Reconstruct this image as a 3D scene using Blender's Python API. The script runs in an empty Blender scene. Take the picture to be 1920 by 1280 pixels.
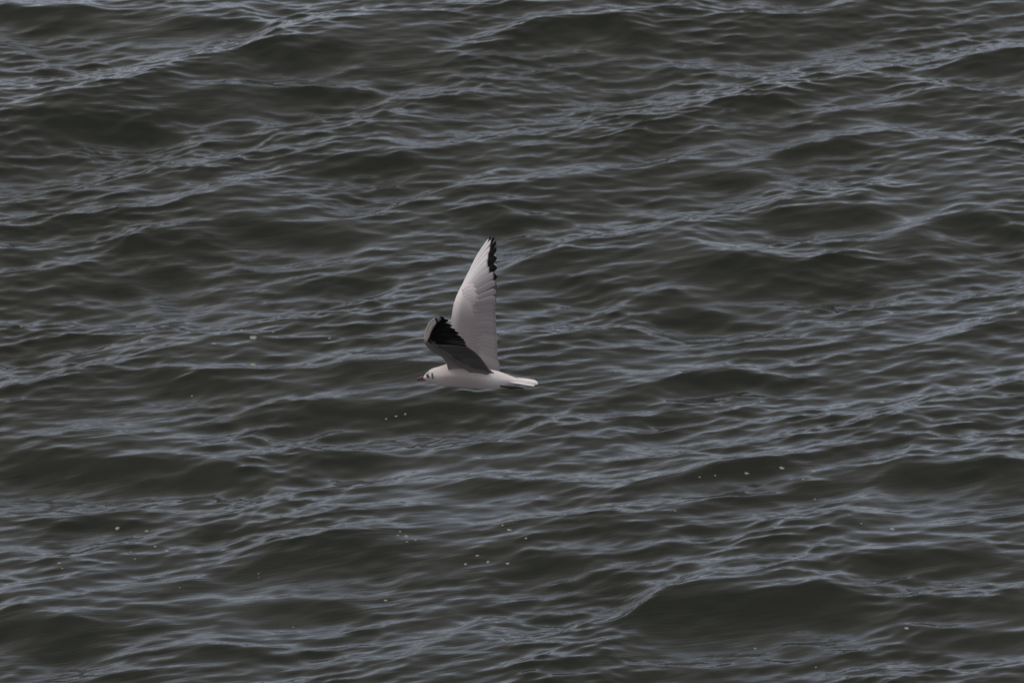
import bpy, bmesh, math, random
import numpy as np
from mathutils import Vector, Matrix

random.seed(7)
rng = np.random.default_rng(11)
scene = bpy.context.scene
COL = scene.collection

# ------------------------------------------------------------------ camera
DEPRESSION = math.radians(22.0)          # a long lens looking down at the sea from a quay
CAM_H = 7.8
BIRD_DIST = 14.75
cam_data = bpy.data.cameras.new('camera')
cam_data.sensor_width = 36.0
cam_data.lens = 18.0 / math.tan(math.radians(6.0))
cam_data.clip_start = 0.1
cam_data.clip_end = 12000.0
cam_data.dof.use_dof = True
cam_data.dof.focus_distance = BIRD_DIST
cam_data.dof.aperture_fstop = 16.0
cam = bpy.data.objects.new('camera', cam_data)
COL.objects.link(cam)
cam.location = (0, 0, CAM_H)
cam.rotation_euler = (math.radians(90) - DEPRESSION, 0, 0)
scene.camera = cam

# ------------------------------------------------------------------ sky, sun, exposure
SUN_DIR = Vector((-0.50, 0.03, 0.86)).normalized()
sun_elev = math.asin(SUN_DIR.z)
world = bpy.data.worlds.new('World')
scene.world = world
world.use_nodes = True
wn, wl = world.node_tree.nodes, world.node_tree.links
wn.clear()
w_out = wn.new('ShaderNodeOutputWorld')
w_bg = wn.new('ShaderNodeBackground')
w_sky = wn.new('ShaderNodeTexSky')
w_sky.sky_type = 'NISHITA'
w_sky.sun_disc = False
w_sky.sun_elevation = sun_elev
w_sky.sun_rotation = math.atan2(SUN_DIR.x, SUN_DIR.y)
w_co = wn.new('ShaderNodeTexCoord')
w_noise = wn.new('ShaderNodeTexNoise')
w_noise.inputs['Scale'].default_value = 2.2
w_noise.inputs['Detail'].default_value = 2.5
w_noise.inputs['Roughness'].default_value = 0.55
w_ramp = wn.new('ShaderNodeValToRGB')          # how much cloud hides the blue
w_ramp.color_ramp.elements[0].position = 0.36
w_ramp.color_ramp.elements[0].color = (0.72, 0.72, 0.72, 1)
w_ramp.color_ramp.elements[1].position = 0.52
w_ramp.color_ramp.elements[1].color = (1, 1, 1, 1)
w_noise2 = wn.new('ShaderNodeTexNoise')
w_noise2.inputs['Scale'].default_value = 2.6
w_noise2.inputs['Detail'].default_value = 2.0
w_cloud = wn.new('ShaderNodeValToRGB')         # thin and thick cloud
w_cloud.color_ramp.elements[0].position = 0.35
w_cloud.color_ramp.elements[0].color = (3.4, 3.3, 3.15, 1)
w_cloud.color_ramp.elements[1].position = 0.65
w_cloud.color_ramp.elements[1].color = (4.6, 4.48, 4.4, 1)
w_mix = wn.new('ShaderNodeMix')
w_mix.data_type = 'RGBA'
w_bg.inputs['Strength'].default_value = 0.12
wl.new(w_co.outputs['Generated'], w_noise.inputs['Vector'])
wl.new(w_co.outputs['Generated'], w_noise2.inputs['Vector'])
wl.new(w_noise.outputs['Fac'], w_ramp.inputs['Fac'])
wl.new(w_noise2.outputs['Fac'], w_cloud.inputs['Fac'])
w_sep = wn.new('ShaderNodeSeparateXYZ')
w_low = wn.new('ShaderNodeMapRange')               # the cloud deck thins out towards the horizon
w_low.inputs['From Min'].default_value = 0.02
w_low.inputs['From Max'].default_value = 0.46
w_low.inputs['To Min'].default_value = 0.0
w_low.inputs['To Max'].default_value = 1.0
wl.new(w_co.outputs['Generated'], w_sep.inputs['Vector'])
wl.new(w_sep.outputs['Z'], w_low.inputs['Value'])
w_cl = wn.new('ShaderNodeMix')                     # thin bright cloud low down, thicker grey cloud above
w_cl.data_type = 'RGBA'
w_cl.inputs['A'].default_value = (8.3, 9.0, 10.9, 1)
wl.new(w_low.outputs['Result'], w_cl.inputs['Factor'])
wl.new(w_cloud.outputs['Color'], w_cl.inputs['B'])
wl.new(w_cl.outputs['Result'], w_mix.inputs['B'])
wl.new(w_ramp.outputs['Color'], w_mix.inputs['Factor'])
wl.new(w_sky.outputs['Color'], w_mix.inputs['A'])
wl.new(w_mix.outputs['Result'], w_bg.inputs['Color'])
wl.new(w_bg.outputs['Background'], w_out.inputs['Surface'])

sun_data = bpy.data.lights.new('sun', 'SUN')
sun_data.energy = 1.5
sun_data.angle = math.radians(26)
sun_data.color = (1.0, 0.95, 0.9)
sun = bpy.data.objects.new('sun', sun_data)
COL.objects.link(sun)
sun.location = (0, 0, 30)
sun.rotation_euler = SUN_DIR.to_track_quat('Z', 'Y').to_euler()

vs = scene.view_settings
vs.view_transform = 'Standard'
vs.look = 'None'
vs.exposure = 0.0
vs.gamma = 1.0
vs.use_curve_mapping = False

# ------------------------------------------------------------------ helpers
def tag(o, label=None, cat=None, group=None, kind=None):
    if label: o['label'] = label
    if cat: o['category'] = cat
    if group: o['group'] = group
    if kind: o['kind'] = kind
    return o

def link(name, mesh, mats=(), parent=None):
    o = bpy.data.objects.new(name, mesh)
    COL.objects.link(o)
    for m in mats:
        mesh.materials.append(m)
    if parent is not None:
        o.parent = parent
    return o

def smooth(mesh):
    mesh.polygons.foreach_set('use_smooth', [True] * len(mesh.polygons))

def new_mat(name):
    m = bpy.data.materials.new(name)
    m.use_nodes = True
    n = m.node_tree.nodes
    return m, n, m.node_tree.links, n['Principled BSDF']

# the ground point seen at a place in the photograph (used to survey where waves and foam lie)
CD, SD = math.cos(DEPRESSION), math.sin(DEPRESSION)
TANH = math.tan(math.radians(6.0))
def ray(px, py):
    a = (np.asarray(px, float) - 960.0) / 960.0 * TANH
    b = (640.0 - np.asarray(py, float)) / 960.0 * TANH
    return a, CD + b * SD, -SD + b * CD
def ground(px, py):
    dx, dy, dz = ray(px, py)
    t = -CAM_H / dz
    return dx * t, dy * t

# ------------------------------------------------------------------ the sea
def sea_material():
    m, n, l, b = new_mat('sea_water')
    co = n.new('ShaderNodeTexCoord')
    # murky green-brown body colour, slightly patchy with silt
    nz = n.new('ShaderNodeTexNoise')
    nz.inputs['Scale'].default_value = 0.35
    nz.inputs['Detail'].default_value = 3
    mix = n.new('ShaderNodeMix'); mix.data_type = 'RGBA'
    mix.inputs['A'].default_value = (0.0088, 0.0128, 0.0080, 1)
    mix.inputs['B'].default_value = (0.0145, 0.0148, 0.0110, 1)
    l.new(co.outputs['Object'], nz.inputs['Vector'])
    l.new(nz.outputs['Fac'], mix.inputs['Factor'])
    l.new(mix.outputs['Result'], b.inputs['Base Color'])
    b.inputs['Roughness'].default_value = 0.035
    b.inputs['IOR'].default_value = 1.333
    # capillary ripples: fine streaks, strongest in wind-touched patches
    mp = n.new('ShaderNodeMapping')
    turn = n.new('ShaderNodeMapping')                 # x along the crests
    turn.inputs['Rotation'].default_value = (0, 0, math.radians(-17))
    mp.inputs['Scale'].default_value = (3.6, 36.0, 20.0)
    l.new(turn.outputs['Vector'], mp.inputs['Vector'])
    cap = n.new('ShaderNodeTexNoise')
    cap.inputs['Scale'].default_value = 1.0
    cap.inputs['Detail'].default_value = 3
    cap.inputs['Roughness'].default_value = 0.6
    cap.inputs['Distortion'].default_value = 0.4
    patch = n.new('ShaderNodeTexNoise')
    patch.inputs['Scale'].default_value = 1.3
    patch.inputs['Detail'].default_value = 2
    pr = n.new('ShaderNodeMapRange')
    pr.inputs['From Min'].default_value = 0.38
    pr.inputs['From Max'].default_value = 0.66
    pr.inputs['To Min'].default_value = 0.35
    pr.inputs['To Max'].default_value = 1.0
    mul = n.new('ShaderNodeMath'); mul.operation = 'MULTIPLY'
    bump = n.new('ShaderNodeBump')
    bump.inputs['Strength'].default_value = 1.0
    bump.inputs['Distance'].default_value = 0.0032
    l.new(co.outputs['Object'], turn.inputs['Vector'])
    l.new(mp.outputs['Vector'], cap.inputs['Vector'])
    l.new(co.outputs['Object'], patch.inputs['Vector'])
    l.new(patch.outputs['Fac'], pr.inputs['Value'])
    l.new(cap.outputs['Fac'], mul.inputs[0])
    l.new(pr.outputs['Result'], mul.inputs[1])
    l.new(mul.outputs['Value'], bump.inputs['Height'])
    l.new(bump.outputs['Normal'], b.inputs['Normal'])
    return m

# the crests (back slopes, they mirror the low sky) and the dark fronts of the larger waves,
# surveyed on the photograph: half width of the streak, then its points
CRESTS = [
 (20, 0,190, 150,172, 300,140, 420,120, 520,85, 560,60), (12, 0,245, 100,215, 200,195, 300,165),
 (9, 360,195, 480,180, 600,180, 900,185), (10, 500,245, 600,230, 740,215), (10, 150,290, 300,285, 400,255),
 (13, 200,320, 350,310, 450,290), (13, 0,370, 100,350, 230,345), (13, 0,415, 150,400, 300,380, 480,335),
 (10, 0,465, 150,455, 310,425), (9, 0,510, 100,490, 190,478), (8, 280,510, 340,560, 420,590),
 (13, 480,570, 620,545, 700,530), (12, 650,400, 800,350, 900,330), (12, 760,280, 900,250), (12, 0,590, 200,580, 400,590),
 (10, 850,120, 960,72), (11, 500,62, 700,50, 960,22), (8, 0,38, 100,45, 160,40), (7, 0,82, 60,110, 100,130),
 (11, 960,80, 1100,60, 1250,40), (9, 1350,40, 1520,30, 1650,0), (10, 960,25, 1100,15, 1300,15),
 (11, 1230,120, 1450,120, 1620,85), (20, 960,240, 1150,210, 1350,175, 1500,140, 1700,105, 1920,80), (15, 1100,185, 1400,160),
 (11, 960,330, 1100,310, 1280,280), (11, 1430,275, 1600,245, 1640,230, 1800,245, 1920,250), (12, 1250,400, 1400,365, 1500,340, 1640,330),
 (14, 960,465, 1080,430, 1200,405, 1350,380), (9, 1380,455, 1560,430, 1680,415, 1780,385), (6, 1340,460, 1500,470, 1650,450),
 (9, 1480,540, 1640,540, 1700,515), (12, 1700,620, 1820,580, 1920,550), (8, 1750,530, 1920,500), (8, 980,600, 1140,590), (8, 1300,600, 1450,600),
 (10, 1700,150, 1920,165), (9, 1500,210, 1700,180),
 (11, 0,690, 120,680, 200,655), (11, 0,655, 150,645), (7, 350,673, 500,670, 620,655, 700,640), (6, 410,725, 570,735, 620,725),
 (8, 560,805, 750,800, 900,795, 960,790), (9, 640,870, 800,875, 960,865), (8, 380,910, 500,910, 600,895, 700,880),
 (8, 600,940, 750,925, 850,900, 900,890), (7, 350,1010, 450,1010, 560,1000, 740,975), (8, 240,1080, 380,1050, 520,1022),
 (8, 0,890, 200,900, 350,895), (8, 0,920, 150,925, 300,930), (7, 0,1000, 160,1015), (6, 120,1000, 220,985), (6, 0,1070, 80,1070),
 (10, 100,1260, 180,1225, 280,1200), (8, 350,1180, 430,1195, 560,1200), (7, 60,790, 200,765, 260,780), (5, 400,1095, 470,1105),
 (9, 1180,680, 1360,665, 1500,660), (8, 1280,725, 1500,720), (12, 1450,755, 1650,735, 1800,720, 1920,690),
 (12, 1230,830, 1400,815, 1550,790, 1700,755), (8, 1330,865, 1450,850, 1600,825), (7, 960,885, 1200,890, 1350,870, 1500,855),
 (8, 980,985, 1150,960, 1300,935, 1450,910, 1580,885, 1680,860), (13, 1000,1195, 1200,1130, 1330,1045, 1430,985, 1570,945),
 (8, 1040,1080, 1200,1065), (12, 960,1180, 1150,1150), (8, 1300,1095, 1450,1080, 1560,1050, 1700,1040), (5, 1380,1135, 1640,1085),
 (7, 1670,1115, 1800,1120, 1920,1105), (5, 1700,870, 1920,870), (9, 1840,830, 1920,815), (9, 960,1260, 1080,1230, 1180,1190),
 (9, 1500,1200, 1640,1195), (9, 1280,1240, 1450,1220), (9, 1660,1270, 1920,1255), (6, 700,1230, 860,1170, 1000,1130), (6, 1000,765, 1200,760),
]
FRONTS = [
 (15, 0,72, 80,78, 160,70), (10, 330,80, 480,72), (12, 480,138, 560,150, 640,130), (11, 550,205, 680,190), (11, 820,198, 900,192),
 (10, 600,318, 760,312), (13, 220,468, 400,455), (11, 100,270, 300,265), (12, 450,430, 650,440), (10, 230,520, 350,492),
 (12, 900,400, 960,410), (10, 560,520, 700,500), (14, 1000,95, 1120,75, 1200,95), (8, 1450,6, 1520,6), (12, 1800,125, 1920,115),
 (9, 1350,205, 1500,202), (11, 1480,288, 1600,270), (8, 1320,325, 1400,325), (9, 1000,490, 1100,480), (13, 1450,400, 1650,400),
 (16, 1330,500, 1480,510, 1600,495), (13, 1250,560, 1350,570), (13, 1800,400, 1900,420), (9, 1050,520, 1130,530), (9, 1160,285, 1240,255),
 (16, 50,850, 200,860, 450,875), (11, 550,760, 750,760, 900,745), (10, 560,850, 700,840), (13, 830,900, 940,905),
 (22, 480,1035, 700,1040), (22, 0,1170, 150,1190), (10, 100,970, 300,940), (13, 300,700, 450,715), (13, 500,1130, 650,1130),
 (10, 400,1210, 550,1215), (9, 380,975, 450,985), (13, 980,995, 1150,990), (11, 1300,890, 1450,885), (9, 1500,930, 1600,900),
 (20, 1700,905, 1900,905), (9, 1250,1080, 1450,1005), (20, 1200,1175, 1400,1160, 1560,1150), (14, 1750,1150, 1920,1150),
 (18, 980,1050, 1150,1090), (14, 1600,1070, 1850,1060), (9, 1000,905, 1080,910), (12, 640,690, 800,680), (9, 1280,700, 1400,690), (12, 1700,1210, 1900,1200),
]
SURVEY_SLOPE, RIPPLE_RMS, WAVE_RMS = 0.40, 0.15, 0.04
# the broad bands of the same survey: ruffled water on long backs, smoother hollows between
BROAD_CRESTS = [(40, 0,200, 300,150, 560,70, 700,30), (45, 0,400, 300,330, 520,280, 800,210, 960,160), (50, 950,260, 1250,190, 1500,140, 1920,70),
 (35, 150,580, 480,570, 700,530, 960,460, 1250,400), (50, 1230,830, 1500,780, 1920,660), (40, 980,1200, 1300,1070, 1600,930), (30, 0,670, 250,630, 450,600), (35, 1300,620, 1600,570, 1920,520)]
BROAD_FRONTS = [(50, 1300,520, 1700,480), (40, 450,740, 900,750), (40, 0,850, 450,870), (50, 450,1040, 900,1050), (50, 0,1180, 200,1190), (40, 1250,1170, 1600,1150), (45, 1700,900, 1920,910), (35, 0,80, 250,70)]
def sea_mesh():
    # periodic tile of waves, made with FFTs; the dense middle of the sheet is cut out of it
    NX, NY = 1024, 1280
    DX, DY = 0.0105, 0.0130
    X0, Y0 = -NX * DX / 2, 13.0
    kx = 2 * math.pi * np.fft.fftfreq(NX, DX)[None, :]
    ky = 2 * math.pi * np.fft.fftfreq(NY, DY)[:, None]
    k = np.hypot(kx, ky); k[0, 0] = 1.0
    lam = 2 * math.pi / k
    # --- survey: wanted slope away from the camera, on a coarse lattice of the tile
    CX, CY = NX // 4, NY // 4
    gx, gy = np.meshgrid(X0 + np.arange(CX) * DX * 4, Y0 + np.arange(CY) * DY * 4)
    dep_ = gy * CD + CAM_H * SD                       # distance along the view axis
    ux = 960 + 960 * gx / dep_ / TANH
    uy = 640 - 960 * (gy * SD - CAM_H * CD) / dep_ / TANH
    want = np.zeros_like(gx)
    for sign, strokes in ((1.0, CRESTS), (-1.0, FRONTS), (0.45, BROAD_CRESTS), (-0.45, BROAD_FRONTS)):
        for s in strokes:
            w = s[0]; pts = np.array(s[1:], float).reshape(-1, 2)
            box = (ux > pts[:, 0].min() - 4 * w) & (ux < pts[:, 0].max() + 4 * w) & (uy > pts[:, 1].min() - 3 * w) & (uy < pts[:, 1].max() + 3 * w)
            bx_, by_ = ux[box], uy[box]
            d2 = np.full(bx_.shape, 1e9)
            for p, q in zip(pts[:-1], pts[1:]):
                e = q - p
                t = np.clip(((bx_ - p[0]) * e[0] + (by_ - p[1]) * e[1]) / (e @ e), 0, 1)
                ddx, ddy = bx_ - (p[0] + t * e[0]), by_ - (p[1] + t * e[1])
                d2 = np.minimum(d2, ddy ** 2 / w ** 2 + ddx ** 2 / (1.8 * w) ** 2)
            want[box] += sign * np.exp(-d2 * 0.9)
    want = np.clip(want, -1.1, 1.2)
    T = -SURVEY_SLOPE * want
    ckx = 2 * math.pi * np.fft.fftfreq(CX, DX * 4)[None, :]
    cky = 2 * math.pi * np.fft.fftfreq(CY, DY * 4)[:, None]
    ck = np.hypot(ckx, cky); ck[0, 0] = 1
    eps2 = (2 * math.pi / 2.2) ** 2 + (0.22 * ck) ** 2
    H = np.fft.fft2(T) * (-1j * cky) / (cky ** 2 + eps2)
    clam = 2 * math.pi / ck
    H *= np.clip((clam - 0.16) / 0.12, 0, 1) * np.clip((5.0 - clam) / 2.0, 0, 1)
    H1 = np.zeros((NY, NX), complex)                  # same spectrum on the fine lattice
    iy = np.fft.fftfreq(CY, 1.0 / CY); ix = np.fft.fftfreq(CX, 1.0 / CX)
    H1[np.ix_(np.rint(iy).astype(int), np.rint(ix).astype(int))] = H * 16.0
    # --- random waves: equal slope in every octave, running towards the quay, broad spread
    def sea_state(rms, lo, hi, mean_dir, power, iso):
        th = np.arctan2(ky, kx)
        D = np.maximum(0.0, np.cos(th - math.radians(mean_dir))) ** power + iso
        band = np.clip((lam - lo) / (0.3 * lo), 0, 1) * np.clip((hi - lam) / (0.4 * hi), 0, 1)
        a = np.sqrt(D * band) / k ** 2.08
        a[0, 0] = 0
        g = a * (rng.normal(size=k.shape) + 1j * rng.normal(size=k.shape))
        slope = np.fft.ifft2(g * k).real
        return g * (rms / math.sqrt(2) / slope.std())
    H2 = sea_state(RIPPLE_RMS * 1.05, 0.056, 0.28, -74, 10.0, 0.004)
    H2 = H2 + sea_state(RIPPLE_RMS * 0.36, 0.07, 0.34, -36, 8.0, 0.0) + sea_state(RIPPLE_RMS * 0.34, 0.07, 0.34, -112, 8.0, 0.0)
    H4 = sea_state(0.105, 0.034, 0.10, -74, 8.0, 0.01)
    H3 = sea_state(WAVE_RMS, 0.45, 2.4, -52, 8.0, 0.0)
    def disp(Hh):
        f = lambda a: np.fft.ifft2(a).real
        return f(Hh), f(1j * Hh * kx / k), f(1j * Hh * ky / k)
    d1, d2_, d4 = disp(H1 + H3), disp(H2), disp(H4)
    # ripples come in gusts
    G = np.exp(-(k - 5.0) ** 2 / 6.0) * (rng.normal(size=k.shape) + 1j * rng.normal(size=k.shape))
    g = np.fft.ifft2(G).real; g = g / g.std()
    W = np.zeros((NY, NX), complex)                   # wind roughens the exposed backs, the fronts lie in the lee
    W[np.ix_(np.rint(iy).astype(int), np.rint(ix).astype(int))] = np.fft.fft2(want) * np.exp(-(ck * 0.05) ** 2 / 2) * 16.0
    W = np.fft.ifft2(W).real
    g4 = np.clip(0.85 + 0.35 * g + 0.75 * W, 0.3, 2.2); g = np.clip(0.95 + 0.22 * g + 0.34 * W, 0.5, 1.8)
    Z = d1[0] + d2_[0] * g + d4[0] * g4
    CH = 0.95                                          # sharpened crests, flattened troughs
    OX = CH * (d1[1] + d2_[1] * g + 0.6 * d4[1] * g4); OY = CH * (d1[2] + d2_[2] * g + 0.6 * d4[2] * g4)
    # --- graded sheet: dense where the picture looks, coarse out to the horizon
    i0, i1, j0, j1 = 90, NX - 90, 40, NY - 60
    def graded(mid, far):
        st = mid[1] - mid[0]
        out, d, p = [], st, mid[-1]
        while p < far:
            d *= 1.15; p += d; out.append(p)
        inn, d, p = [], st, mid[0]
        while p > -far:
            d *= 1.15; p -= d; inn.append(p)
        return np.array(inn[::-1] + list(mid) + out), len(inn)
    xs, ax_ = graded(X0 + np.arange(i0, i1) * DX, 5000.0)
    ys, ay_ = graded(Y0 + np.arange(j0, j1) * DY, 5000.0)
    ny, nx = len(ys), len(xs)
    co = np.zeros((ny, nx, 3), np.float32)
    co[..., 0] = xs[None, :]; co[..., 1] = ys[:, None]
    ed = lambda n, m: np.clip(np.minimum(np.arange(n), n - 1 - np.arange(n)) / m, 0, 1) ** 0.7
    tap = ed(j1 - j0, 60)[:, None] * ed(i1 - i0, 60)[None, :]
    sl = (slice(ay_, ay_ + j1 - j0), slice(ax_, ax_ + i1 - i0))
    for c_, src_ in ((0, OX), (1, OY), (2, Z)):
        co[sl + (c_,)] += (src_[j0:j1, i0:i1] * tap).astype(np.float32)
    # low swell everywhere
    dxs, dys = np.gradient(xs), np.gradient(ys)
    for _ in range(16):
        l3 = math.exp(rng.uniform(math.log(3.0), math.log(14))); t3 = math.radians(rng.normal(-60, 30)); p3 = rng.uniform(0, 6.28)
        k3 = 2 * math.pi / l3
        r = lambda d: np.clip((l3 / d - 2.5) / 3.0, 0, 1)
        cx_ = np.exp(1j * k3 * math.cos(t3) * xs) * r(dxs); cy_ = np.exp(1j * (k3 * math.sin(t3) * ys + p3)) * r(dys)
        co[..., 2] += (0.03 * math.sqrt(2 / 16) / k3) * (np.outer(cy_.real, cx_.real) - np.outer(cy_.imag, cx_.imag))
    idx = np.arange(ny * nx, dtype=np.int32).reshape(ny, nx)
    q = np.stack([idx[:-1, :-1], idx[:-1, 1:], idx[1:, 1:], idx[1:, :-1]], axis=-1).reshape(-1)
    me = bpy.data.meshes.new('sea')
    me.vertices.add(ny * nx)
    me.vertices.foreach_set('co', co.ravel())
    me.loops.add(len(q))
    me.loops.foreach_set('vertex_index', q)
    nf = len(q) // 4
    me.polygons.add(nf)
    me.polygons.foreach_set('loop_start', np.arange(0, len(q), 4, dtype=np.int32))
    me.polygons.foreach_set('use_smooth', np.ones(nf, bool))
    me.update(calc_edges=True)
    print('sea', ny, nx, 'slopes: survey', float(np.std(np.gradient(np.fft.ifft2(H1).real, DY, axis=0)[300:900, 350:650])), 'all', float(np.std(np.gradient(Z, DY, axis=0))))
    return me
sea = link('sea', sea_mesh(), [sea_material()])
tag(sea, 'choppy grey green sea with wind ripples and pale reflections', 'sea', kind='structure')

# ------------------------------------------------------------------ the gull
S = 2 * BIRD_DIST * TANH / 1920.0            # metres for one picture pixel at the bird
REF = np.array([895.0, 690.0])
def L(p):                                    # survey (px, py, depth in the same unit) -> metres in the gull's frame
    p = np.asarray(p, float)
    return np.stack([(p[..., 0] - REF[0]) * S, p[..., 2] * S, (REF[1] - p[..., 1]) * S], axis=-1)

gull = bpy.data.objects.new('gull', None)
COL.objects.link(gull)
gull.empty_display_size = 0.1
fwd = Vector((0, CD, -SD)); up = Vector((0, SD, CD))
gull.location = cam.location + fwd * BIRD_DIST + Vector((1, 0, 0)) * (REF[0] - 960) * S + up * (640 - REF[1]) * S
gull.rotation_euler = (-DEPRESSION, 0, 0)
tag(gull, 'white and grey gull with raised wings and black wingtips flying over the sea', 'gull')

def plumage_material():
    m, n, l, b = new_mat('plumage')
    at = n.new('ShaderNodeAttribute'); at.attribute_name = 'pigment'
    co = n.new('ShaderNodeTexCoord')
    nz = n.new('ShaderNodeTexNoise')
    mp = n.new('ShaderNodeMapping'); mp.inputs['Scale'].default_value = (90, 220, 260)
    nz.inputs['Scale'].default_value = 1.0; nz.inputs['Detail'].default_value = 3
    mr = n.new('ShaderNodeMapRange')
    mr.inputs['To Min'].default_value = 0.88; mr.inputs['To Max'].default_value = 1.08
    mul = n.new('ShaderNodeMix'); mul.data_type = 'RGBA'; mul.blend_type = 'MULTIPLY'
    mul.inputs['Factor'].default_value = 1.0
    bump = n.new('ShaderNodeBump'); bump.inputs['Distance'].default_value = 0.0012; bump.inputs['Strength'].default_value = 0.5
    l.new(co.outputs['Object'], mp.inputs['Vector']); l.new(mp.outputs['Vector'], nz.inputs['Vector'])
    l.new(nz.outputs['Fac'], mr.inputs['Value'])
    l.new(at.outputs['Color'], mul.inputs['A']); l.new(mr.outputs['Result'], mul.inputs['B'])
    l.new(mul.outputs['Result'], b.inputs['Base Color'])
    l.new(nz.outputs['Fac'], bump.inputs['Height']); l.new(bump.outputs['Normal'], b.inputs['Normal'])
    b.inputs['Roughness'].default_value = 0.85
    b.inputs['Specular IOR Level'].default_value = 0.15
    b.inputs['Sheen Weight'].default_value = 0.1
    return m
PLUMAGE = plumage_material()

def feather_material(name, which):
    """vane colour from the feather's own pigment values: base grey, dark tip start, white tip, dark inner vane"""
    m, n, l, b = new_mat(name)
    def prop(p):
        a = n.new('ShaderNodeAttribute'); a.attribute_type = 'OBJECT'; a.attribute_name = p
        return a
    uv = n.new('ShaderNodeUVMap'); uv.uv_map = 'vane'
    sp = n.new('ShaderNodeSeparateXYZ'); l.new(uv.outputs['UV'], sp.inputs['Vector'])
    def math_(op, a, bb, clamp=False):
        x = n.new('ShaderNodeMath'); x.operation = op; x.use_clamp = clamp
        for i, v in enumerate((a, bb)):
            if isinstance(v, (int, float)): x.inputs[i].default_value = v
            else: l.new(v, x.inputs[i])
        return x.outputs['Value']
    # barbs: fine oblique streaks along the vane
    cmb = n.new('ShaderNodeCombineXYZ')
    l.new(math_('MULTIPLY', math_('SUBTRACT', sp.outputs['X'], math_('MULTIPLY', sp.outputs['Y'], 0.35)), 60.0), cmb.inputs['X'])
    l.new(math_('MULTIPLY', sp.outputs['Y'], 1.5), cmb.inputs['Y'])
    oi = n.new('ShaderNodeObjectInfo'); l.new(math_('MULTIPLY', oi.outputs['Random'], 40.0), cmb.inputs['Z'])
    nz = n.new('ShaderNodeTexNoise'); nz.inputs['Scale'].default_value = 1.0; nz.inputs['Detail'].default_value = 2
    l.new(cmb.outputs['Vector'], nz.inputs['Vector'])
    wob = math_('MULTIPLY', math_('SUBTRACT', nz.outputs['Fac'], 0.5), 0.05)
    base = prop(which + '_tone')
    # edge of the dark tip runs obliquely across the vane
    edge = math_('ADD', prop('dark_from').outputs['Fac'], math_('MULTIPLY', math_('SUBTRACT', sp.outputs['Y'], 0.3), -0.12))
    dark = math_('MULTIPLY', math_('SUBTRACT', math_('ADD', sp.outputs['X'], wob), edge), 30.0, True)
    inner = math_('MULTIPLY', math_('MULTIPLY', math_('SUBTRACT', sp.outputs['Y'], 0.62), 8.0, True), prop('dark_inner').outputs['Fac'])
    dark = math_('MAXIMUM', dark, inner)
    pale = math_('MULTIPLY', math_('MULTIPLY', math_('SUBTRACT', sp.outputs['X'], 0.982), 90.0, True), prop('pale_tip').outputs['Fac'])
    tone = math_('ADD', math_('MULTIPLY', nz.outputs['Fac'], 0.14), 0.93)
    mul = n.new('ShaderNodeMix'); mul.data_type = 'RGBA'; mul.blend_type = 'MULTIPLY'; mul.inputs['Factor'].default_value = 1
    l.new(base.outputs['Color'], mul.inputs['A']); l.new(tone, mul.inputs['B'])
    m1 = n.new('ShaderNodeMix'); m1.data_type = 'RGBA'
    l.new(dark, m1.inputs['Factor']); l.new(mul.outputs['Result'], m1.inputs['A']); m1.inputs['B'].default_value = (0.006, 0.006, 0.006, 1)
    m2 = n.new('ShaderNodeMix'); m2.data_type = 'RGBA'
    l.new(pale, m2.inputs['Factor']); l.new(m1.outputs['Result'], m2.inputs['A']); m2.inputs['B'].default_value = (0.6, 0.58, 0.58, 1)
    l.new(m2.outputs['Result'], b.inputs['Base Color'])
    b.inputs['Roughness'].default_value = 0.7
    b.inputs['Specular IOR Level'].default_value = 0.15
    return m
F_UP = feather_material('feather_upper_side', 'upper')
F_LOW = feather_material('feather_lower_side', 'lower')

def simple_mat(name, c, rough, spec=0.4, c2=None, scale=300.0):
    m, n, l, b = new_mat(name)
    co = n.new('ShaderNodeTexCoord'); nz = n.new('ShaderNodeTexNoise')
    nz.inputs['Scale'].default_value = scale; nz.inputs['Detail'].default_value = 3
    mix = n.new('ShaderNodeMix'); mix.data_type = 'RGBA'
    c2 = c2 or tuple(v * 0.7 for v in c)
    mix.inputs['A'].default_value = (*c, 1); mix.inputs['B'].default_value = (*c2, 1)
    l.new(co.outputs['Object'], nz.inputs['Vector']); l.new(nz.outputs['Fac'], mix.inputs['Factor'])
    l.new(mix.outputs['Result'], b.inputs['Base Color'])
    b.inputs['Roughness'].default_value = rough; b.inputs['Specular IOR Level'].default_value = spec
    return m

def spline(pts, t):
    """Catmull-Rom through the rows of pts, t in 0..1"""
    pts = np.asarray(pts, float); n = len(pts) - 1
    t = np.clip(np.asarray(t, float), 0, 1) * n
    i = np.minimum(t.astype(int), n - 1); f = (t - i)[:, None]
    p0, p1, p2, p3 = (pts[np.clip(i + d, 0, n)] for d in (-1, 0, 1, 2))
    return 0.5 * (2 * p1 + (p2 - p0) * f + (2 * p0 - 5 * p1 + 4 * p2 - p3) * f ** 2 + (3 * p1 - p0 - 3 * p2 + p3) * f ** 3)

def loft(rings):
    """closed tube through rings (n, m, 3), capped"""
    n, m = rings.shape[:2]
    v = rings.reshape(-1, 3).tolist()
    f = [(i * m + j, i * m + (j + 1) % m, (i + 1) * m + (j + 1) % m, (i + 1) * m + j) for i in range(n - 1) for j in range(m)]
    v.append(rings[0].mean(0).tolist()); v.append(rings[-1].mean(0).tolist())
    f += [(n * m, (j + 1) % m, j) for j in range(m)]
    f += [(n * m + 1, (n - 1) * m + j, (n - 1) * m + (j + 1) % m) for j in range(m)]
    me = bpy.data.meshes.new('loft'); me.from_pydata(v, [], f); me.update()
    bm = bmesh.new(); bm.from_mesh(me); bmesh.ops.recalc_face_normals(bm, faces=bm.faces); bm.to_mesh(me); bm.free()
    return me

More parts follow.
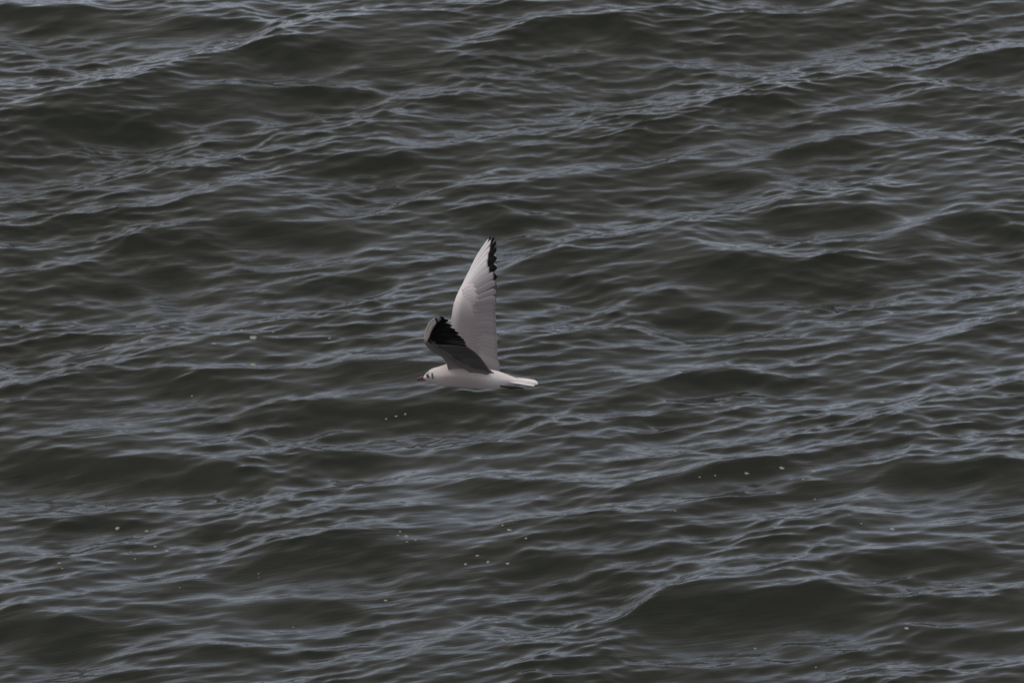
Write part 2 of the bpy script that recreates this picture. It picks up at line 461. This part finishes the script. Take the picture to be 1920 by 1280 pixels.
# --- trunk and head: px, top, bottom, half width
TRUNK = np.array([
 (792.5,707.0,710.0,1.2),(794,705.6,711.6,2.8),(797,701.8,713.2,5.2),(802,696.4,715.2,8.6),(808,692.0,717.2,11.2),(815,689.2,719.6,12.8),
 (822,687.4,721.8,14.2),(830,684.6,723.6,16.8),(838,681.5,724.4,20.5),(848,680.5,725.2,24.0),(860,681.0,726.0,26.2),(874,682.6,727.0,26.5),
 (888,685.0,728.0,25.5),(902,688.2,728.8,23.0),(916,691.6,729.0,19.5),(928,694.0,728.6,16.0),(940,697.5,727.4,13),(952,702.2,725.0,11.5),(964,706.8,722.8,11),(976,711.0,721.3,10),(986,714.2,719.8,7)])
tt = np.linspace(0, 1, 110)
prof = spline(TRUNK, tt)
M = 56
ang = np.linspace(0, 2 * math.pi, M, endpoint=False)
rings = []
for px, top, bot, hw in prof:
    c, r = (top + bot) / 2, (bot - top) / 2
    ca, sa = np.cos(ang), np.sin(ang)
    sup = lambda v: np.sign(v) * np.abs(v) ** 0.9
    keel = np.where(sa < 0, 1 - 0.62 * np.abs(sa) ** 1.15, 1.0)
    rings.append(np.stack([np.full(M, px), c - r * sup(sa), hw * sup(ca) * keel], axis=-1))
trunk_me = loft(L(np.array(rings)))

# --- wings: stations from shoulder to fingertip, front edge and rear edge of the covert-clad part
FAR_LE = [(856,702,6),(850,686,17),(846.5,665,26),(844.5,640,35),(844,615,43),(845.5,598,48),(850,570,57),(857.5,549,64),(866,532,69),(874,515.5,74),(882,500,79),(889,487.5,83)]
FAR_TE = [(925,703,6),(922,691,17),(914,672,26),(909,645,34),(906,620,41),(904,600,47),(899,572,56),(894,549,63),(890,530,69),(886.5,513,74.5),(888,499,79.5),(891.5,486.5,83.5)]
NEAR_LE = [(848,703,-6),(840.5,692,-20),(836.5,677.5,-36),(827,667,-55),(813,659,-75),(801.5,649,-92),(797,640,-104),(798.3,634,-120),(801,628,-138),(805,621.5,-156),(809,615.5,-173),(813,610,-188)]
NEAR_TE = [(924,705,-6),(917,698,-20),(904,683,-40),(889,669,-60),(869,656,-82),(851,645.5,-102),(839,637,-114),(829,632,-128),(821,627.5,-143),(815.5,621.5,-158),(813,615.5,-174),(815.5,610,-188.5)]
THICK = [7.0,8.0,8.0,7.5,7.0,6.5,5.5,4.5,3.8,3.0,2.2,1.4]
def wing_loft(LE, TE, upper_hint, camber):
    n = 60
    t = np.linspace(0, 1, n)
    le, te = spline(LE, t), spline(TE, t)
    th = spline(np.array(THICK)[:, None], t)[:, 0]
    span = np.gradient((le + te) / 2, axis=0)
    K = 14
    u = 0.5 - 0.5 * np.cos(np.linspace(0, math.pi, K))
    rings = []; ups = []
    for i in range(n):
        ch = te[i] - le[i]
        nn = np.cross(span[i], ch); nn /= np.linalg.norm(nn)
        if nn @ np.asarray(upper_hint, float) < 0: nn = -nn
        cl = np.linalg.norm(ch)
        half = th[i] / 2 * (1.9 * np.sqrt(u) * (1 - u) ** 0.8 + 0.10 * (1 - u) + 0.05)
        mid = camber * cl * 4 * u * (1 - u) * (1 - 0.4 * u)
        top = le[i] + np.outer(u, ch) + np.outer(mid + half, nn)
        bot = le[i] + np.outer(u, ch) + np.outer(mid - half, nn)
        rings.append(np.concatenate([top, bot[::-1][0:]]))
        ups.append(nn)
    return np.array(rings), np.array(ups), le, te
FAR_HINT, NEAR_HINT = (0, 0.3, -1.0), (0, -0.84, 0.54)     # in survey axes (py grows downward)
far_rings, far_up, far_le, far_te = wing_loft(FAR_LE, FAR_TE, FAR_HINT, 0.085)
near_rings, near_up, near_le, near_te = wing_loft(NEAR_LE, NEAR_TE, NEAR_HINT, 0.075)
far_me, near_me = loft(L(far_rings)), loft(L(near_rings))

def union(meshes):
    objs = []
    for i, me in enumerate(meshes):
        o = bpy.data.objects.new('tmp', me); COL.objects.link(o); objs.append(o)
        a = me.attributes.new('source', 'INT', 'FACE')
        a.data.foreach_set('value', [i] * len(me.polygons))
    for o in objs[1:]:
        md = objs[0].modifiers.new('u', 'BOOLEAN'); md.operation = 'UNION'; md.solver = 'EXACT'; md.object = o
    dg = bpy.context.evaluated_depsgraph_get()
    res = bpy.data.meshes.new_from_object(objs[0].evaluated_get(dg))
    for o in objs: bpy.data.objects.remove(o)
    return res
body_me = union([trunk_me, far_me, near_me])
body_me.name = 'gull_body'
# pigment of the plumage
nv = len(body_me.vertices)
co = np.empty(nv * 3); body_me.vertices.foreach_get('co', co); co = co.reshape(-1, 3)
px, py, w = co[:, 0] / S + REF[0], REF[1] - co[:, 2] / S, co[:, 1] / S
src = np.zeros(nv, int)
fs = np.empty(len(body_me.polygons), np.int32); body_me.attributes['source'].data.foreach_get('value', fs)
for p, s_ in zip(body_me.polygons, fs):
    if s_:
        for vi in p.vertices: src[vi] = max(src[vi], s_)
def sst(a, b, x):
    t = np.clip((x - a) / (b - a), 0, 1); return t * t * (3 - 2 * t)
def lerp(a, b, f): return np.asarray(a)[None, :] * (1 - f[:, None]) + np.asarray(b)[None, :] * f[:, None] if np.ndim(a) == 1 else a * (1 - f[:, None]) + np.asarray(b)[None, :] * f[:, None]
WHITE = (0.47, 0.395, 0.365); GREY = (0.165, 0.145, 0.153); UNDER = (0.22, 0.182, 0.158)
pig = np.tile(np.array(WHITE), (nv, 1))
pig = lerp(pig, (0.70, 0.645, 0.63), sst(888, 935, px) * (1 - 0.7 * sst(715, 724, py)))
pig = lerp(pig, (0.58, 0.52, 0.50), sst(840, 815, px) * sst(716, 704, py))
mantle = sst(700, 688, py) * sst(826, 842, px) * sst(935, 915, px) * sst(-14, -4, w)
pig = lerp(pig, GREY, mantle * (src == 0) * 0.8)
def seg(ax, ay, bx, by, r):
    ex, ey = bx - ax, by - ay
    t = np.clip(((px - ax) * ex + (py - ay) * ey) / (ex * ex + ey * ey), 0, 1)
    d = np.hypot(px - ax - t * ex, py - ay - t * ey)
    return sst(r * 1.25, r * 0.5, d)
head = (src == 0)
DK = (0.03, 0.028, 0.03)
pig = lerp(pig, DK, 0.9 * seg(810.4, 700.0, 811.6, 708.0, 2.0) * head)           # dark ear bar
pig = lerp(pig, (0.2, 0.19, 0.2), 0.55 * seg(803.5, 697.0, 802.6, 701.5, 2.2) * head)   # smudge above the eye
pig = lerp(pig, DK, seg(801.0, 702.8, 803.2, 706.6, 2.6) * head)           # smudge round the eye
f1 = src == 1
out = sst(605, 505, py) * 1.0 + sst(18, 4, px - np.interp(py, [p[1] for p in FAR_LE][::-1], [p[0] for p in FAR_LE][::-1])) * 0.45
pig = np.where(f1[:, None], lerp(np.tile(np.array(GREY), (nv, 1)), (0.70, 0.655, 0.65), np.clip(out, 0, 1) * sst(650, 560, py)), pig)
f2 = src == 2
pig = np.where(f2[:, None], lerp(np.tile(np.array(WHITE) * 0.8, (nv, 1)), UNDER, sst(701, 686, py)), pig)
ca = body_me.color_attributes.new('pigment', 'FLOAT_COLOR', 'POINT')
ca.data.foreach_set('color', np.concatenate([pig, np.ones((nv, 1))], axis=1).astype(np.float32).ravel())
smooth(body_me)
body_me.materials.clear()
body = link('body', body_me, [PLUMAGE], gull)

# --- feathers
def feather(name, root, tip, width, up, lead, lift=0.0, twist=0.0, curl=0.03, taper=0.75, blunt=0.86, props=None, parent=gull):
    """root, tip in survey units; up = upper side; lead = direction of the narrow outer vane"""
    root, tip, up, lead = (np.asarray(v, float) for v in (root, tip, up, lead))
    ax = tip - root; ln = np.linalg.norm(ax); ax = ax / ln
    side = lead - ax * (lead @ ax); side /= np.linalg.norm(side)
    nn = np.cross(ax, side); nn /= np.linalg.norm(nn)
    if nn @ up < 0: nn = -nn
    if twist:                                  # outer vane lies over its neighbour, inner vane under the next
        side, nn = side * math.cos(twist) + nn * math.sin(twist), nn * math.cos(twist) - side * math.sin(twist)
    NT, NS = 15, 5
    ts = np.concatenate([np.linspace(0, 0.8, 8), [0.86, 0.91, 0.945, 0.97, 0.988, 0.997, 1.0]])
    sv = np.array([0.0, 0.16, 0.33, 0.66, 1.0])          # 0 = outer edge, shaft at 0.33
    V = np.zeros((2, NT, NS, 3))
    for i, t in enumerate(ts):
        wd = width * min(1.0, 0.45 + 2.2 * t) * (1 - (1 - taper) * max(0, (t - 0.45) / 0.55) ** 1.5)
        if t > blunt:
            q = (t - blunt) / (1 - blunt); wd *= math.sqrt(max(0.0, 1 - q * q)) * 0.97 + 0.03
        bow = -curl * ln * (2 * t - 1) ** 2 + curl * ln * 0.0 + curl * ln
        sweep = 0.04 * ln * math.sin(math.pi * t)        # gentle bend of the shaft, convex to the front
        for j, s_ in enumerate(sv):
            off = (0.33 - s_) * wd
            cam_ = 0.10 * wd * (1 - ((s_ - 0.4) / 0.6) ** 2)
            p = root + ax * t * ln + side * (off + sweep) + nn * (lift + bow + cam_)
            e = 0.28 if j in (1, 2, 3) else 0.06
            if j == 2: e = 0.5 * (1 - 0.7 * t)
            V[0, i, j] = p + nn * e; V[1, i, j] = p - nn * e
    verts = L(V).reshape(-1, 3).tolist()
    A = lambda l_, i, j: l_ * NT * NS + i * NS + j
    faces, mats, uvs = [], [], []
    for l_ in (0, 1):
        for i in range(NT - 1):
            for j in range(NS - 1):
                q = [(i, j), (i + 1, j), (i + 1, j + 1), (i, j + 1)]
                if l_: q = q[::-1]
                faces.append([A(l_, *a) for a in q]); mats.append(l_); uvs += [(ts[a[0]], sv[a[1]]) for a in q]
    border = [(i, 0) for i in range(NT)] + [(NT - 1, j) for j in range(1, NS)] + [(i, NS - 1) for i in range(NT - 2, -1, -1)] + [(0, j) for j in range(NS - 2, 0, -1)]
    for a, b in zip(border, border[1:] + border[:1]):
        faces.append([A(0, *b), A(0, *a), A(1, *a), A(1, *b)]); mats.append(0)
        uvs += [(ts[c[0]], sv[c[1]]) for c in (b, a, a, b)]
    me = bpy.data.meshes.new(name); me.from_pydata(verts, [], faces); me.update()
    me.polygons.foreach_set('material_index', mats)
    uv = me.uv_layers.new(name='vane'); uv.data.foreach_set('uv', np.array(uvs).ravel())
    smooth(me)
    bm = bmesh.new(); bm.from_mesh(me); bmesh.ops.recalc_face_normals(bm, faces=bm.faces); bm.to_mesh(me); bm.free()
    o = link(name, me, [F_UP, F_LOW], parent)
    d = dict(upper_tone=GREY, lower_tone=UNDER, dark_from=2.0, dark_inner=0.0, pale_tip=0.0)
    d.update(props or {})
    for kk, vv in d.items():
        o[kk] = list(vv) if isinstance(vv, tuple) else float(vv)
    return o

def along(pts, n, a=0.0, b=1.0):
    """n points evenly by length on the polyline"""
    pts = np.asarray(pts, float)
    s_ = np.concatenate([[0], np.cumsum(np.linalg.norm(np.diff(pts, axis=0), axis=1))]); s_ /= s_[-1]
    q = np.linspace(a, b, n)
    return np.stack([np.interp(q, s_, pts[:, i]) for i in range(3)], axis=-1)

WHT = (0.72, 0.68, 0.675)
def dep(y): return 48 + 0.31 * (600 - y)
# far wing, upper side to the viewer: outermost primary first
FP_TIP = [(919.6,441.8),(926,442.2),(929.6,450),(929.6,462),(928.9,477),(928.4,494),(928.0,510.5),(927.8,527),(929.0,543.5),(928.5,557)]
FP_TIP = np.array([(x, y, dep(y)) for x, y in FP_TIP])
FP_ROOT = along([(872,531,68.5),(866,552,62),(862,575,56),(861,590,51)], 10)
FP = [dict(upper_tone=WHT, dark_from=.905, dark_inner=.9), dict(upper_tone=WHT, dark_from=.885, dark_inner=.9), dict(upper_tone=WHT, dark_from=.82, dark_inner=.9),
      dict(upper_tone=WHT, dark_from=.775, dark_inner=.85), dict(upper_tone=(.58,.54,.545), dark_from=.765, dark_inner=.6, pale_tip=1), dict(upper_tone=(.42,.39,.40), dark_from=.815, dark_inner=.5, pale_tip=1),
      dict(upper_tone=(.28,.262,.27), dark_from=.93, dark_inner=.5, pale_tip=.3), dict(upper_tone=(.225,.21,.217), dark_from=1.0, dark_inner=.45), dict(upper_tone=(.205,.19,.197), dark_inner=.4), dict(upper_tone=(.20,.186,.193), dark_inner=.35)]
far_n = far_up.mean(0)
for i in range(10):
    feather('primary_feather', FP_ROOT[i], FP_TIP[i], [8.5, 9.5, 10.5, 12, 14, 16, 18, 18, 18, 18][i], far_n, (-0.85, -0.5, 0), lift=-0.5, twist=0.09, curl=0.015, taper=[.6, .6, .64, .7, .78,   .84, .88, .9, .9, .9][i], blunt=[.88, .88, .9, .92, .93, .94, .94, .94, .94, .94][i], props=FP[i])
FS_TIP = along([(928.5,566,58.5),(928.2,590,51),(931,616,44),(932.6,643,36),(932,669,28),(933.5,680,24),(937,688,20),(936.5,694,17)], 17)
FS_ROOT = along([(864,584,52),(865,606,46),(868,638,36),(878,672,22)], 17)
for i in range(17):
    tn = .14 + .035 * (i / 16) + random.uniform(-.012, .012)
    feather('secondary_feather', FS_ROOT[i], FS_TIP[i] + np.array([random.uniform(-.6, .6), 0, 0]), 24 + random.uniform(-2, 2), far_n, (0, -1, 0.3), lift=-0.3 + random.uniform(-.2, .2), twist=0.035, curl=0.03, taper=0.96, blunt=0.9,
            props=dict(upper_tone=(tn, tn * .91, tn * .95), dark_inner=.35, pale_tip=.45))
# greater coverts of the far wing, edging the clad part
GC_TIP = along([(893,532,69),(899,560,60),(904.5,585,52),(907,610,45),(909,640,36),(913,665,29),(920,686,20)], 22)
GC_ROOT = along([(866,545,64),(868,565,58),(869,588,52),(870,624,40),(876,658,28),(888,682,19)], 22)
for i in range(22):
    tn = .155 + random.uniform(-.012, .012) + .44 * max(0, 1 - i / 7) ** 1.5
    n_i = far_up[int(np.clip((1 - i / 21) * 42 + 6, 0, 59))]
    feather('covert_feather', GC_ROOT[i] + n_i * 2.6, GC_TIP[i] + n_i * (0.6 + random.uniform(-.2, .2)), 13 + random.uniform(-1.5, 1.5), n_i, (0, -1, 0.3), lift=0.6, twist=0.035, curl=0.035, taper=0.9, blunt=0.85,
            props=dict(upper_tone=(tn, tn * .9, tn * .94), dark_inner=.0, pale_tip=.25))

# near wing, lower side to the viewer
NP_TIP = np.array([(826.5,595,-278),(834,595.6,-276),(840,599,-263),(845.6,608,-246),(851.2,615.6,-229),(857.8,621.6,-213),(863,629.6,-197),(868.8,635,-183),(872,640.2,-169),(874,645.8,-156)])
NP_ROOT = along([(806,625,-160),(803,632,-140),(804,638,-122),(806,642,-112)], 10)
near_n = near_up.mean(0)
BLK = (0.016, 0.013, 0.012)
NP = [dict(lower_tone=(.62,.54,.47), dark_from=.90), dict(lower_tone=(.45,.41,.38), dark_from=.86, dark_inner=1.0)] + \
     [dict(lower_tone=BLK) for _ in range(4)] + [dict(lower_tone=(.016,.014,.013)), dict(lower_tone=(.06,.05,.046), dark_inner=.8), dict(lower_tone=(.13,.11,.1), dark_inner=.9), dict(lower_tone=(.16,.14,.13), dark_inner=.9)]
for i in range(10):
    p = NP[i]; p['upper_tone'] = FP[i]['upper_tone']
    root = (801.5, 638.5, -113) if i == 0 else NP_ROOT[i]
    feather('primary_feather', root, NP_TIP[i], [13, 13, 16, 18, 19, 20, 20, 20, 20, 20][i], near_n, (-0.7, -0.3, -0.6), lift=-5.0 if i == 0 else 0.3, twist=[0.65, 0.25][i] if i < 2 else 0.07, curl=0.012, taper=[.75, .7, .75, .85, .9, .92, .95, .95, .95, .95][i], blunt=0.88, props=p)
NS_TIP = along([(875.5,648.5,-148),(882.5,654,-130),(892.5,661,-106),(902.5,671,-80),(910,682,-57),(917.5,692,-37),(926.5,698.8,-24)], 17)
NS_ROOT = along([(816,648,-100),(838,665,-70),(858,682,-42),(884,697,-22)], 17)
for i in range(17):
    tn = .2 + random.uniform(-.02, .02)
    feather('secondary_feather', NS_ROOT[i], NS_TIP[i], 14 if i < 13 else 14 - 2.2 * (i - 12), near_n, (-0.3, -0.6, -0.8), lift=0.2, twist=0.05, curl=0.02, taper=0.92, blunt=0.9,
            props=dict(lower_tone=(tn, tn * .9, tn * .83), dark_inner=.2))
NC_TIP = along([(826,630.5,-136),(840,636,-122),(855,645,-106),(872,656.5,-86),(890,668.5,-64),(905,683,-43),(917,697,-24)], 18)
NC_ROOT = along([(808,634,-128),(812,643,-108),(830,657,-84),(850,671,-58),(866,684,-38),(884,697,-22)], 18)
for i in range(18):
    tn = .11 + .10 * min(1, i / 4) + random.uniform(-.012, .012)
    n_i = near_up[int(np.clip((1 - i / 17) * 40 + 6, 0, 59))]
    feather('covert_feather', NC_ROOT[i] - n_i * 2.2, NC_TIP[i] - n_i * 0.8, 11, n_i, (-0.3, -0.6, -0.8), lift=-0.6, twist=0.06, curl=0.01, taper=0.95, blunt=0.8,
            props=dict(lower_tone=(tn, tn * .89, tn * .82)))

# tail: a closed fan of twelve white feathers, nearly level
for i in range(12):
    f = (i - 5.5) / 5.5
    root = (952 + 2 * abs(f), 712.6 - 3.2 * f, 8.5 * f)
    tip = (1009 - 5.0 * abs(f) ** 2 - (3 if f < -.6 else 0), 718.6 - 4.9 * f + random.uniform(-.3, .3), 14.5 * f)
    feather('tail_feather', root, tip, 8.5, (0, -1, -0.35), (0, -f * .3, 1 if f > 0 else -1), lift=0.3 - abs(f) * 0.4, twist=0.02, curl=0.015, taper=0.95, blunt=0.9,
            props=dict(upper_tone=(.76,.72,.71), lower_tone=(.55,.5,.48)))

# bill: dark red with a black tip, two mandibles
def bill_mat():
    m, n, l, b = new_mat('bill_horn')
    co = n.new('ShaderNodeTexCoord'); sp = n.new('ShaderNodeSeparateXYZ'); mr = n.new('ShaderNodeMapRange')
    mr.inputs['From Min'].default_value = (784.0 - REF[0]) * S; mr.inputs['From Max'].default_value = (788.0 - REF[0]) * S
    mix = n.new('ShaderNodeMix'); mix.data_type = 'RGBA'
    mix.inputs['A'].default_value = (0.012, 0.008, 0.008, 1); mix.inputs['B'].default_value = (0.115, 0.012, 0.010, 1)
    l.new(co.outputs['Object'], sp.inputs['Vector']); l.new(sp.outputs['X'], mr.inputs['Value'])
    l.new(mr.outputs['Result'], mix.inputs['Factor']); l.new(mix.outputs['Result'], b.inputs['Base Color'])
    b.inputs['Roughness'].default_value = 0.4
    return m
BILL = bill_mat()
def mandible(name, rows):
    a = np.linspace(0, 2 * math.pi, 14, endpoint=False)
    r = []
    for px_, t_, b_, hw in rows:
        r.append(np.stack([np.full(14, px_), (t_ + b_) / 2 - (b_ - t_) / 2 * np.sin(a), hw * np.cos(a)], axis=-1))
    me = loft(L(np.array(r))); smooth(me)
    return link(name, me, [BILL], gull)
mandible('upper_mandible', [(798,704.4,710.2,3.4),(794,704.9,710.2,3.1),(790,705.9,710.5,2.6),(786,707.7,711.8,2.1),(783,709.8,713.0,1.4),(780.2,712.2,713.9,.5)])
mandible('lower_mandible', [(799,709.4,713.2,3.0),(795,709.6,713.0,2.7),(791,710.2,713.1,2.2),(787,711.4,713.7,1.7),(783.5,712.6,714.0,.9)])
# eyes
EYE = simple_mat('eye_gloss', (0.008, 0.006, 0.006), 0.08, 0.6)
for sgn in (-1, 1):
    bm = bmesh.new(); bmesh.ops.create_uvsphere(bm, u_segments=16, v_segments=10, radius=2.5 * S)
    me = bpy.data.meshes.new('eye'); bm.to_mesh(me); bm.free(); smooth(me)
    o = link('eye', me, [EYE], gull)
    o.location = L((802.2, 704.2, sgn * 7.6)); o.scale = (0.95, 0.6, 1.1)
# feet: folded back under the tail, webbed, dark red
FOOT = simple_mat('foot_skin', (0.014, 0.004, 0.005), 0.5, 0.4)
for sgn in (-1, 1):
    z0 = sgn * 6.0
    a = np.linspace(0, 2 * math.pi, 10, endpoint=False); r = []
    for px_, y_, hh, hw in [(938,723.5,1.6,1.6),(945,724.6,1.6,1.6),(951,725.2,1.8,2.2),(956,726.0,2.6,3.4),(962,726.2,2.4,4.2),(968,725.9,1.8,5.0),(974,726.6,1.4,4.6),(979,727.7,1.1,2.4),(983,728.6,.6,.7)]:
        r.append(np.stack([np.full(10, px_), y_ - hh * np.sin(a), z0 + hw * np.cos(a)], axis=-1))
    me = loft(L(np.array(r))); smooth(me)
    link('foot', me, [FOOT], gull)

# ------------------------------------------------------------------ foam flecks drifting on the water
FOAM = simple_mat('sea_foam', (0.30, 0.29, 0.265), 0.7, 0.3, (0.19, 0.185, 0.165), 90.0)
FLECKS = [(475,633,17),(453,620,12),(512,622,6),(618,634,6),(475,684,17),(401,644,10),(220,990,11),(275,995,9),(252,1005,4),(291,1024,7),(313,1032,11),(245,1034,5),(253,1047,5),
 (111,1055,9),(117,1065,5),(144,1049,4),(485,1075,4),(485,1083,3),(337,1101,4),(762,1005,12),(746,1003,6),(750,996,6),(779,1012,6),(763,1015,5),(895,1041,8),(915,1053,9),(873,1057,8),(952,1056,9),
 (942,984,6),(955,993,11),(986,1009,5),(1466,877,11),(1400,887,9),(1526,883,12),(1506,898,7),(1341,891,5),(1673,991,13),(1700,1177,11),(1416,1215,7),(1530,1250,5),(1528,935,5),(1784,973,4),
 (40,612,6),(70,617,5),(1155,696,6),(760,776,6),(743,780,6),(724,785,5),(1266,957,5),(837,1104,6),(723,1125,8),(550,1175,4),(1490,947,6),(1593,965,5),(1615,981,5),(987,1008,4),(1312,894,5),(1760,816,7),(360,742,5)]
FOAM_SETS = [
 (440, 610, 480, 640, ('large oval foam fleck of the close pair ahead of the gull', 'oval pair ahead of the gull')),
 (470, 680, 480, 690, ('large flat foam fleck just below the oval pair ahead of the gull', None)),
 (600, 630, 630, 640, ('small round foam speck between the gull and the oval pair', None)),
 (735, 990, 785, 1020, ('foam speck in the tight cluster of five under the gull', 'tight cluster of five')),
 (865, 1035, 960, 1060, ('foam speck in the loose group of four under the gull', 'loose group of four')),
 (935, 980, 990, 1012, ('foam speck in the slanting trail above the loose group of four', 'slanting trail')),
 (720, 770, 765, 790, ('faint foam speck in the slanting row of three below the gull', 'row of three')),
 (105, 1045, 150, 1070, ('foam speck in the small trio with one round bubble', 'small trio')),
 (215, 985, 320, 1050, ('foam speck in the wide scatter beside the small trio', 'wide scatter')),
 (1335, 870, 1530, 900, ('foam speck strung along under a long pale crest', 'string under the crest')),
 (1665, 985, 1680, 995, ('single large oval foam fleck well behind the gull', None)),
]
def fleck_mesh(seed):
    r_ = random.Random(seed); n = 14
    ph = [r_.uniform(0, 6.28) for _ in range(3)]
    v, f = [], []
    for q, h in ((1.0, -0.08), (0.9, 0.06), (0.55, 0.15)):
        for j in range(n):
            a = 2 * math.pi * j / n
            rr = q * (1 + .16 * math.sin(2 * a + ph[0]) + .12 * math.sin(3 * a + ph[1]) + .07 * math.sin(5 * a + ph[2]))
            v.append((rr * math.cos(a), rr * math.sin(a) * .85, h * (1 + .15 * math.sin(3 * a + ph[2]))))
    v.append((0, 0, .17))
    for k_ in range(2):
        for j in range(n):
            f.append((k_ * n + j, k_ * n + (j + 1) % n, (k_ + 1) * n + (j + 1) % n, (k_ + 1) * n + j))
    for j in range(n): f.append((2 * n + j, 2 * n + (j + 1) % n, 3 * n))
    me = bpy.data.meshes.new('foam_fleck'); me.from_pydata(v, [], f); me.update(); smooth(me); me.materials.append(FOAM)
    return me
fleck_meshes = [fleck_mesh(i) for i in range(7)]
for i, (fx, fy, fw) in enumerate(FLECKS):
    d = Vector([float(c) for c in ray(fx, fy)]).normalized()
    hit, loc, nor, _ = sea.ray_cast(cam.location, d)
    if not hit: continue
    o = bpy.data.objects.new('foam_fleck', fleck_meshes[i % 7]); COL.objects.link(o)
    r = fw * 0.42 * (loc - cam.location).length * TANH / 960.0
    o.location = loc
    o.rotation_euler = (nor.to_track_quat('Z', 'Y') @ Matrix.Rotation(random.uniform(0, 6.28), 3, 'Z').to_quaternion()).to_euler()
    o.scale = (r, r, r)
    where = next((w_ for (x0, y0, x1, y1, w_) in FOAM_SETS if x0 <= fx <= x1 and y0 <= fy <= y1), None)
    if where is None:
        where = ('lone large foam fleck floating far from any cluster', 'lone large foam flecks') if fw >= 11 else ('lone tiny foam speck floating away from the clusters', 'lone tiny foam specks')
    tag(o, where[0], 'foam', where[1])
